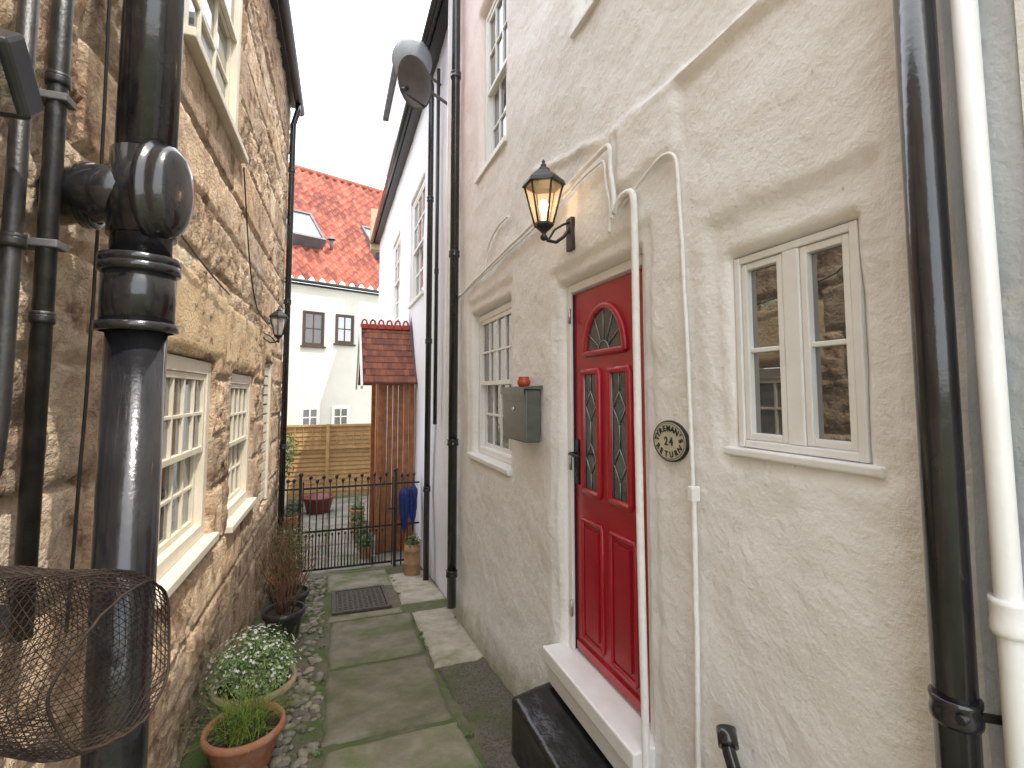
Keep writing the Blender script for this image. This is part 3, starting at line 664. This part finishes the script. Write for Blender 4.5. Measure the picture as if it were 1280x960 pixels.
# =================================================================== BACK HOUSE
BH=empty('back_house',(0,15.5,-.77),'white rendered house with red pantile roof and skylights','house','terraced houses')
A=math.radians(22); ca_,sa_=math.cos(A),math.sin(A)
def BF(u,v,w): return (-1.3+u*ca_+w*sa_, 15+u*sa_-w*ca_, v)
q=MB(); q.box(-4,5,-.9,4.65,-.3,0); q.obj('wall',PLASTER_B,BH,BF)
def bwin(x0,x1,z0,z1,m_):
    window(BH,BF,x0,x1,z0,z1,.035,2,2,frame=.05,split=False,m=m_,glass=GLASS,sill=.04,dep=.03,mun=.03)
bwin(.50,1.12,2.90,3.90,BROWN); bwin(1.45,2.02,3.02,3.90,BROWN)
bwin(.50,1.05,.55,1.16,WHITE); bwin(1.4,1.95,.55,1.16,WHITE)
q=MB(); q.tube([(-4,4.72,.12),(5,4.72,.12)],.05,10); q.box(-4,5,4.62,4.68,.001,.03); q.obj('gutter',BLACKM,BH,BF)
q=MB(); rows=20; dx=.038; U=[-4+dx*i for i in range(int(9/dx)+1)]
H,RZ=4.3,5.1
pts=[];tn=[];fs=[];V=[]
for r_ in range(rows): V+=[(r_/rows,.075),((r_+.96)/rows,.005)]
nv=len(V); tl={}
for u in U:
    for (t,dz) in V:
        k=(int(u/.30+50),int(t*rows+.01)); 
        if k not in tl: tl[k]=random.uniform(.5,1.4)
        c=tl[k]*(.8 if dz<.03 else 1); z=4.72+RZ*t+dz+.07*math.sin(u/.30*2*math.pi); pts.append((u,z,.15-H*t)); tn.append((c,c,c))
for i in range(len(U)-1):
    for j in range(nv-1): fs.append([i*nv+j,(i+1)*nv+j,(i+1)*nv+j+1,i*nv+j+1])
q.v=pts;q.t=tn;q.f=fs;q.sm=[False]*len(fs)
q.obj('roof',ROOFT,BH,BF,recalc=False)
q=MB(); q.tube([(-4,9.84,-H+.15),(5,9.84,-H+.15)],.11,12); q.obj('ridge_tile',ROOFT,BH,BF)
def sky_l(u0,u1,t0,t1,tilt=0):
    def P_(u,t,o):
        o=o+tilt*(t1-t)/(t1-t0)*(1 if o>.07 else 0)
        return (u,4.72+RZ*t+o*.65,.15-H*t+o*.76)
    q=MB()
    def slab(a,b_,c,d_,o0,o1): q.add([P_(a,c,o0),P_(b_,c,o0),P_(b_,d_,o0),P_(a,d_,o0),P_(a,c,o1),P_(b_,c,o1),P_(b_,d_,o1),P_(a,d_,o1)],[(0,1,2,3),(4,5,6,7),(0,1,5,4),(1,2,6,5),(2,3,7,6),(3,0,4,7)])
    slab(u0,u1,t0,t0+.015,.0,.16);slab(u0,u1,t1-.015,t1,.0,.16);slab(u0,u0+.07,t0+.015,t1-.015,0,.155);slab(u1-.07,u1,t0+.015,t1-.015,0,.155)
    s_=q.obj('skylight',SLATE,BH,BF)
    q=MB(); slab(u0+.07,u1-.07,t0+.015,t1-.015,.08,.12); q.obj('skylight_glass',GLASSL,s_,BF)
sky_l(.30,1.35,.25,.52,.25); sky_l(3.1,4.1,.26,.52,.15)
q=MB(); c=BF(1.55,6.0,-.7); q.tube([c,(c[0],c[1],c[2]+.35)],.05,10); q.lathe([(.13,0),(.10,.06),(.02,.1)],(c[0],c[1],c[2]+.33),12); q.obj('roof_vent',GREYP,BH)
q=MB(); Y=lin([7.4,12.1],.06);Z=lin([-.8,.45],.06); nz_=len(Z)
q.add([(-.86+.03*fn(y,z,2,6)+.02*fn(y,z,5,15),y,z+(.04*fn(y,0,0,3) if z>.4 else 0)) for y in Y for z in Z],[(i*nz_+j,(i+1)*nz_+j,(i+1)*nz_+j+1,i*nz_+j+1) for i in range(len(Y)-1) for j in range(nz_-1)],True)
q.box(-1.1,-.88,7.4,12.1,-.8,.44)
q.obj('garden_wall',STONE,label='low rubble stone wall beside the yard',cat='wall',recalc=False)
# =================================================================== GATE
GA=empty('iron_gate',(.3,7.0,-.77),'black wrought iron gate with ball finials','gate')
def rail(mb,x0,x1,z,r=.012,y=7.0): mb.box(x0,x1,y-.006,y+.006,z-r,z+r)
q=MB(); x0,x1=-.31,.80
for z in (-.70,-.22,.33): rail(q,x0,x1,z,.013)
q.box(x0-.014,x0,6.99,7.01,-.74,.42); q.box(x1,x1+.014,6.99,7.01,-.74,.42)
q.obj('gate_frame',BLACKM,GA)
N=14
for i in range(1,N):
    x=x0+(x1-x0)*i/N; zt=.40+(.05 if i%2 else 0)
    q=MB(); q.tube([(x,7,-.70),(x,7,zt)],.0085,8); q.ball((x,7,zt+.018),.023,1,1,1.25,8,6); q.obj('bar',BLACKM,GA)
    xm=x-(x1-x0)/N/2; q=MB(); q.tube([(xm,7,-.70),(xm,7,-.28)],.0065,6); q.ball((xm,7,-.27),.015,1,1,1.4,8,5); q.obj('short_bar',BLACKM,GA)
for x in (x0-.04,x1+.045):
    q=MB(); q.box(x-.018,x+.018,6.98,7.02,-.77,.48); q.ball((x,7,.51),.03,1,1,1.1,12,8); q.obj('post',BLACKM,GA)
q=MB(); q.box(x1-.06,x1+.05,6.96,6.985,.0,.02); q.tube([(x1-.03,6.97,.01),(x1-.03,6.93,.01)],.008,8); q.obj('latch',BLACKM,GA)
RA=empty('iron_railing',(-.48,7.0,-.77),'short black iron railing between gate and stone house','railing')
q=MB(); 
for z in (-.70,-.22,.33): rail(q,-.60,-.37,z,.012)
for x in (-.57,-.50,-.43): q.tube([(x,7,-.76),(x,7,.42)],.0085,8); q.ball((x,7,.438),.023,1,1,1.2,8,6)
q.tube([(-.485+.05*math.cos(t),7,.05+.05*math.sin(t)) for t in [math.pi*2*i/16 for i in range(16)]],.006,6,closed=True)
q.obj('railing_bars',BLACKM,RA)
RB=empty('iron_railing',(1.0,7.0,-.77),'short black iron railing between gate and white wall','railing')
q=MB()
for z in (-.70,-.22,.33): rail(q,.865,1.17,z,.012)
for x in (.93,1.01,1.09): q.tube([(x,7,-.76),(x,7,.42)],.0085,8); q.ball((x,7,.438),.023,1,1,1.2,8,6)
q.obj('railing_bars',BLACKM,RB)
def umbrella(cx,cy,cz,s,lab):
    e=empty('umbrella',(cx,cy,cz-.42*s),lab,'umbrella','umbrellas on the railing')
    q=MB(); seg=40; vs_=[];fs_=[]
    prof=[(.004,-.40),(.012,-.34),(.035,-.22),(.05,-.08),(.052,.05),(.062,.16),(.055,.22),(.02,.26)]
    for i,(r,z) in enumerate(prof):
        for k in range(seg):
            a=2*math.pi*k/seg; rr_=r*(1+.42*math.cos(a*6+i*.5)+.12*math.cos(a*3+i)); vs_.append((cx+rr_*s*math.cos(a),cy+rr_*s*.8*math.sin(a),cz+z*s+.02*math.cos(a*6)*(i>4)))
    for i in range(len(prof)-1):
        for k in range(seg): fs_.append((i*seg+k,i*seg+(k+1)%seg,(i+1)*seg+(k+1)%seg,(i+1)*seg+k))
    q.add(vs_,fs_,True); q.obj('canopy',BLUE,e)
    q=MB(); q.tube([(cx,cy,cz-.44*s),(cx,cy,cz+.36*s),(cx,cy+.02,cz+.40*s),(cx,cy+.06,cz+.41*s),(cx,cy+.08,cz+.38*s)],.007,8); q.obj('umbrella_handle',BPLAST,e)
umbrella(.96,6.93,.03,.95,'folded blue umbrella hanging on the railing'); umbrella(1.07,6.92,.08,.85,'second folded blue umbrella hanging on the railing')
# =================================================================== POTS AND PLANTS
def leaves(q,c,r,n,size,flat=1,tones=(.7,1.3),hemi=True,pale=0):
    for i in range(n):
        while True:
            d_=Vector((random.uniform(-1,1),random.uniform(-1,1),random.uniform(0 if hemi else -1,1)))
            if .15<d_.length<1: break
        p_=Vector(c)+Vector((d_.x*r,d_.y*r,d_.z*r*flat))*(1+.45*noise.noise(d_*3.5+Vector(c)))
        nrm=(d_+Vector((random.uniform(-.7,.7),random.uniform(-.7,.7),random.uniform(-.2,.9)))).normalized()
        t=nrm.orthogonal().normalized(); t=(Matrix.Rotation(random.uniform(0,6.28),3,nrm)@t); b_=nrm.cross(t)
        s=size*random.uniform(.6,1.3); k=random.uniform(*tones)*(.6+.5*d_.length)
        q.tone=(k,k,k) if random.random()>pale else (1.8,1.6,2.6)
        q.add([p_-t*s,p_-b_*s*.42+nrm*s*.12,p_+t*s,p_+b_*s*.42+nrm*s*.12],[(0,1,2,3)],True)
def stems(q,c,n,spread,h,r=.003):
    for i in range(n):
        a=random.uniform(0,6.28); e_=random.uniform(.2,1)*spread; hh=h*random.uniform(.55,1)
        x,y,z=c; px_,py_=x+.3*e_*math.cos(a),y+.3*e_*math.sin(a)
        P_=[(px_+ (e_*math.cos(a))*t**1.3+random.uniform(-.01,.01),py_+(e_*math.sin(a))*t**1.3+random.uniform(-.01,.01),z+hh*t) for t in (0,.25,.5,.75,1)]
        q.tone=(1,1,1); q.tube(P_,[r,r*.9,r*.8,r*.6,r*.3],5)
        for t in (2,3):
            b0=P_[t]; an_=random.uniform(0,6.28); l_=hh*.3; q.tube([b0,(b0[0]+l_*.5*math.cos(an_),b0[1]+l_*.5*math.sin(an_),b0[2]+l_*.8)],[r*.6,r*.25],4)
def pot(c,r,h,m,lab,plant,group='plant pots along the path',name='plant_pot'):
    e=empty(name,c,lab,'plant pot',group)
    q=MB(); 
    q.lathe([(.001,0),(r*.66,0),(r*.72,.01),(r*.93,h*.78),(r*.95,h*.80),(r*1.04,h*.82),(r*1.06,h*.9),(r*1.04,h),(r*.94,h),(r*.92,h*.9),(r*.9,h*.86)],c,36)
    q.obj('pot',m,e)
    q=MB(); q.lathe([(.001,h*.9),(r*.5,h*.9),(r*.92,h*.86)],c,24); q.obj('soil',SOIL,e)
    plant(e,(c[0],c[1],c[2]+h*.88),r)
    return e
def pl_white(e,c,r):
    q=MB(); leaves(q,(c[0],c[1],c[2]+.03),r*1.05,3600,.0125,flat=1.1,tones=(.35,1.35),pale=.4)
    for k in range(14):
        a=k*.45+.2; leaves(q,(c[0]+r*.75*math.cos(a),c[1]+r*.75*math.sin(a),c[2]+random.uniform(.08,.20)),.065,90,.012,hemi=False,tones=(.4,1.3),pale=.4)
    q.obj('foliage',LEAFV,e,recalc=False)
    q=MB()
    for k in range(170):
        a=random.uniform(0,6.28); ph=random.uniform(.15,1.5); R_=r*1.22
        p_=Vector((c[0]+R_*math.cos(a)*math.cos(ph),c[1]+R_*math.sin(a)*math.cos(ph),c[2]+.05+R_*math.sin(ph)))*1.0
        nr=Vector((math.cos(a)*math.cos(ph),math.sin(a)*math.cos(ph),math.sin(ph)+.4)).normalized(); t=nr.orthogonal().normalized(); b_=nr.cross(t)
        for j in range(4):
            an_=j*math.pi/2+k; dd_=t*math.cos(an_)+b_*math.sin(an_); ee=nr.cross(dd_); s=.009
            q.add([p_,p_+dd_*s*.6+ee*s*.4,p_+dd_*s*1.1,p_+dd_*s*.6-ee*s*.4],[(0,1,2,3)])
    q.obj('flowers',PETAL,e,recalc=False)
    q=MB(); stems(q,c,60,r*1.0,r*1.4,.0018); q.obj('stems',GRASS,e)
def pl_grass(e,c,r):
    q=MB()
    for i in range(300):
        a=random.uniform(0,6.28); rad=r*.75*math.sqrt(random.random()); x,y=c[0]+rad*math.cos(a),c[1]+rad*math.sin(a); h=random.uniform(.07,.23); k=random.uniform(.5,1.4)
        q.tone=(k,k,k*.8) if random.random()>.3 else (2.2,1.6,1.3)
        dx_,dy_=random.uniform(-.18,.18)+.1*math.cos(a),random.uniform(-.18,.18)+.1*math.sin(a); w_=.0026; ca2,sa2=math.cos(a+1.5)*w_,math.sin(a+1.5)*w_
        vs_=[]
        for t in (0,.4,.75,1):
            ww=1-t*.85; X_,Y_,Z_=x+dx_*t*t,y+dy_*t*t,c[2]+h*(t-.25*t*t*abs(dx_+dy_)*5); vs_+=[(X_-ca2*ww,Y_-sa2*ww,Z_),(X_+ca2*ww,Y_+sa2*ww,Z_)]
        q.add(vs_,[(0,1,3,2),(2,3,5,4),(4,5,7,6)],True)
    leaves(q,c,r*.7,200,.012,flat=.6,tones=(.4,1.2))
    q.obj('foliage',GRASS,e,recalc=False)
def pl_shrub(h=.6,nl=500,size=.014,sp=.22,tone=(.5,1.4),lv=.35,lh=.5):
    def f_(e,c,r):
        q=MB(); stems(q,c,34,sp,h,.0035); q.obj('twigs',TWIG,e)
        q=MB(); leaves(q,(c[0],c[1],c[2]+h*lh),h*lv,nl,size,hemi=False,flat=1.1,tones=tone); q.obj('foliage',LEAF,e,recalc=False)
    return f_
pot((-.40,3.48,gz(3.48)-.01),.225,.23,TERRAP,'pale terracotta bowl of leafy plant with tiny white flowers',pl_white)
pot((-.385,3.00,gz(3.00)-.01),.185,.20,TERRA,'orange terracotta pot with grassy shoots',pl_grass)
pot((-.34,4.75,gz(4.75)-.01),.16,.27,DARKPOT,'dark pot with bare reddish twigs',pl_shrub(.72,200,.010,.26))
pot((-.34,5.35,gz(5.35)-.01),.17,.26,DARKPOT,'dark glazed pot with twiggy shrub',pl_shrub(.6,260,.013,.24))
pot((-.42,5.9,gz(5.9)-.01),.15,.28,TERRA,'terracotta pot with small leafy shrub',pl_shrub(.55,500,.016,.15))
pot((-.42,6.42,gz(6.42)-.01),.15,.3,DARKPOT,'dark pot with taller green shrub',pl_shrub(.65,600,.018,.18))
e=empty('plant_pot',(1.0,6.45,gz(6.45)),'tall tan cylindrical pot with small dark green plant','plant pot','plant pots along the path')
q=MB(); q.lathe([(.001,0),(.095,0),(.10,.02),(.10,.14),(.103,.145),(.10,.15),(.10,.30),(.103,.305),(.10,.31),(.10,.38),(.09,.38),(.088,.35),(.001,.35)],(1.0,6.45,gz(6.45)),28); q.obj('pot',BAMBOO,e)
q=MB(); leaves(q,(1.0,6.45,gz(6.45)+.36),.11,380,.016,tones=(.4,1.2),flat=1.3); q.obj('foliage',LEAF,e,recalc=False)
for (x,y,r,h,m_,lab) in [(.50,7.5,.10,.17,TERRA,'small terracotta pot with green plant in the yard'),(.50,7.9,.11,.18,BLUE,'blue glazed pot with green plant in the yard'),(.47,8.35,.12,.2,TERRA,'small terracotta pot with green plant in the yard'),(.45,8.9,.13,.2,TERRAP,'pale pot with bushy plant in the yard'),(.48,9.5,.13,.25,TERRA,'small terracotta pot with green plant in the yard'),(-.62,9.6,.14,.2,TERRA,'terracotta pot beside the garden wall'),(-.62,10.4,.14,.2,DARKPOT,'dark pot beside the garden wall')]:
    pot((x,y,-.77),r,h,m_,lab,lambda e,c,r:(lambda q:(leaves(q,c,.14,380,.02,tones=(.4,1.3),flat=1.2),q.obj('foliage',LEAF,e,recalc=False)))(MB()),group='plant pots in the yard')
q=MB(); q.lathe([(.001,0),(.2,0),(.22,.02),(.28,.26),(.31,.27),(.31,.30),(.27,.30),(.2,.08),(.001,.06)],(-.2,10.6,-.76),30); q.obj('round_tub',M('brown_red_tub',(.20,.045,.035),(.15,.035,.03),rough=.4),label='brown-red round tub standing in the yard',cat='tub')
q=MB()
for i in range(7): leaves(q,(-1.0+random.uniform(-.1,.2),8.2+i*.55,.5),.35,300,.035,hemi=False,tones=(.3,1.3))
q.obj('garden_shrub',LEAF,label='leafy shrub growing over the garden wall',cat='shrub',recalc=False)
q=MB()
for i in range(80):
    if random.random()<.72: y=random.uniform(2.3,6.8); x=-.66+.02*y+random.uniform(.0,.10)
    else: y=random.uniform(2.6,6.5); x=random.choice([.755,1.13,-.02])+random.uniform(-.015,.015)
    leaves(q,(x,y,gz(y)-.01),random.uniform(.02,.05 if x<-.3 else .028),random.randint(20,50),.009,tones=(.5,1.5))
q.obj('weeds',LEAF,kind='stuff',label='small weeds and moss growing in the path cracks',loc=(0,0,0),recalc=False)
# =================================================================== WIRE MESH GUARD, FLOOD LIGHT
e=empty('wire_mesh_guard',(-.5,1.15,1.0),'rolled brown-black wire mesh guard around a pipe end','mesh guard')
q=MB(); a0=Vector((-.88,1.34,1.10)); a1=Vector((-.345,1.13,1.085)); ax=(a1-a0).normalized(); s1=Vector((0,0,1)); s2=ax.cross(s1).normalized()
NL,NR=46,60; vs_=[];fs_=[]
for i in range(NL+1):
    t=i/NL; cpt=a0.lerp(a1,t)
    end=-.02*max(0,(t-.86)/.14)**2
    for k in range(NR):
        a=2*math.pi*(k+.5*(i%2))/NR; r=.138+.012*t+end+.014*noise.noise(Vector((math.cos(a)*1.5,math.sin(a)*1.5,t*3)))+.004*noise.noise(Vector((math.cos(a)*6,math.sin(a)*6,t*9)))
        vs_.append(cpt+(s1*math.cos(a)+s2*math.sin(a))*r+ax*.02*math.sin(a*2+1)*t)
for i in range(NL):
    for k in range(NR):
        k2=(k+1)%NR
        if i%2==0: fs_.append((i*NR+k,(i+1)*NR+k,i*NR+k2)); fs_.append((i*NR+k2,(i+1)*NR+k,(i+1)*NR+k2))
        else: fs_.append((i*NR+k,(i+1)*NR+k2,i*NR+k2)); fs_.append((i*NR+k,(i+1)*NR+k,(i+1)*NR+k2))
q.add(vs_,fs_)
o=q.obj('wire_mesh',WIRE,e,recalc=False)
wf=o.modifiers.new('w','WIREFRAME'); wf.thickness=.0026; wf.use_even_offset=False; wf.use_replace=True
q=MB(); q.tube([vs_[NL*NR+k] for k in range(NR)],.0028,6,closed=True); q.obj('mesh_rim',WIRE,e)
q=MB(); q.tube([Vector((-.88,1.36,1.16)),Vector((-.62,1.22,1.15))],.028,18); q.tube([Vector((-.64,1.232,1.15)),Vector((-.575,1.192,1.148))],.038,18); q.obj('pipe_end',BLACK,e)
e=empty('flood_light',(-.68,1.25,2.2),'black square outdoor flood light on the stone wall','flood light')
an=math.radians(40)
def rb(x,y,z): 
    y2=y*math.cos(an)-z*math.sin(an); z2=y*math.sin(an)+z*math.cos(an); return (-.665+x,1.23+y2,2.20+z2)
q=MB(); q.box(-.075,.075,-.04,.04,-.075,.075); q.v=[rb(*v) for v in q.v]; q.obj('lamp_housing',BPLAST,e,bevel=.01)
q=MB(); q.box(-.06,.06,-.046,-.041,-.06,.06); q.v=[rb(*v) for v in q.v]; q.obj('lamp_glass',GLASS,e)
# =================================================================== WORLD, SUN, CAMERA
w=bpy.data.worlds.new('World'); sc.world=w; w.use_nodes=True
n=w.node_tree.nodes; l=w.node_tree.links
S=Vector((.27,-.42,1.0)).normalized()
st=n.new('ShaderNodeTexSky'); st.sky_type='NISHITA'; st.sun_disc=False; st.sun_elevation=math.asin(S.z); st.sun_rotation=math.atan2(S.x,S.y); st.dust_density=3; st.air_density=1
bg=n['Background']; l.new(st.outputs[0],bg.inputs[0]); bg.inputs[1].default_value=.15
b2=n.new('ShaderNodeBackground'); b2.inputs[0].default_value=(.96,.985,1,1); b2.inputs[1].default_value=2.75
ad=n.new('ShaderNodeAddShader'); l.new(bg.outputs[0],ad.inputs[0]); l.new(b2.outputs[0],ad.inputs[1]); l.new(ad.outputs[0],n['World Output'].inputs[0])
sl_=bpy.data.lights.new('sun','SUN'); sl_.energy=4.5; sl_.angle=math.radians(.5); sl_.color=(1,.94,.85)
so=bpy.data.objects.new('sun',sl_); so.rotation_euler=S.to_track_quat('Z','Y').to_euler(); col.objects.link(so)
cd=bpy.data.cameras.new('camera'); cd.sensor_width=36; cd.lens=36*620/1280; cd.shift_y=-33/1280; cd.clip_start=.02; cd.clip_end=400
co=bpy.data.objects.new('camera',cd); co.location=(0,0,EYE); co.rotation_euler=(math.radians(94),0,math.radians(-19.9)); col.objects.link(co); sc.camera=co
sc.view_settings.view_transform='Standard'; sc.view_settings.look='None'; sc.view_settings.exposure=0
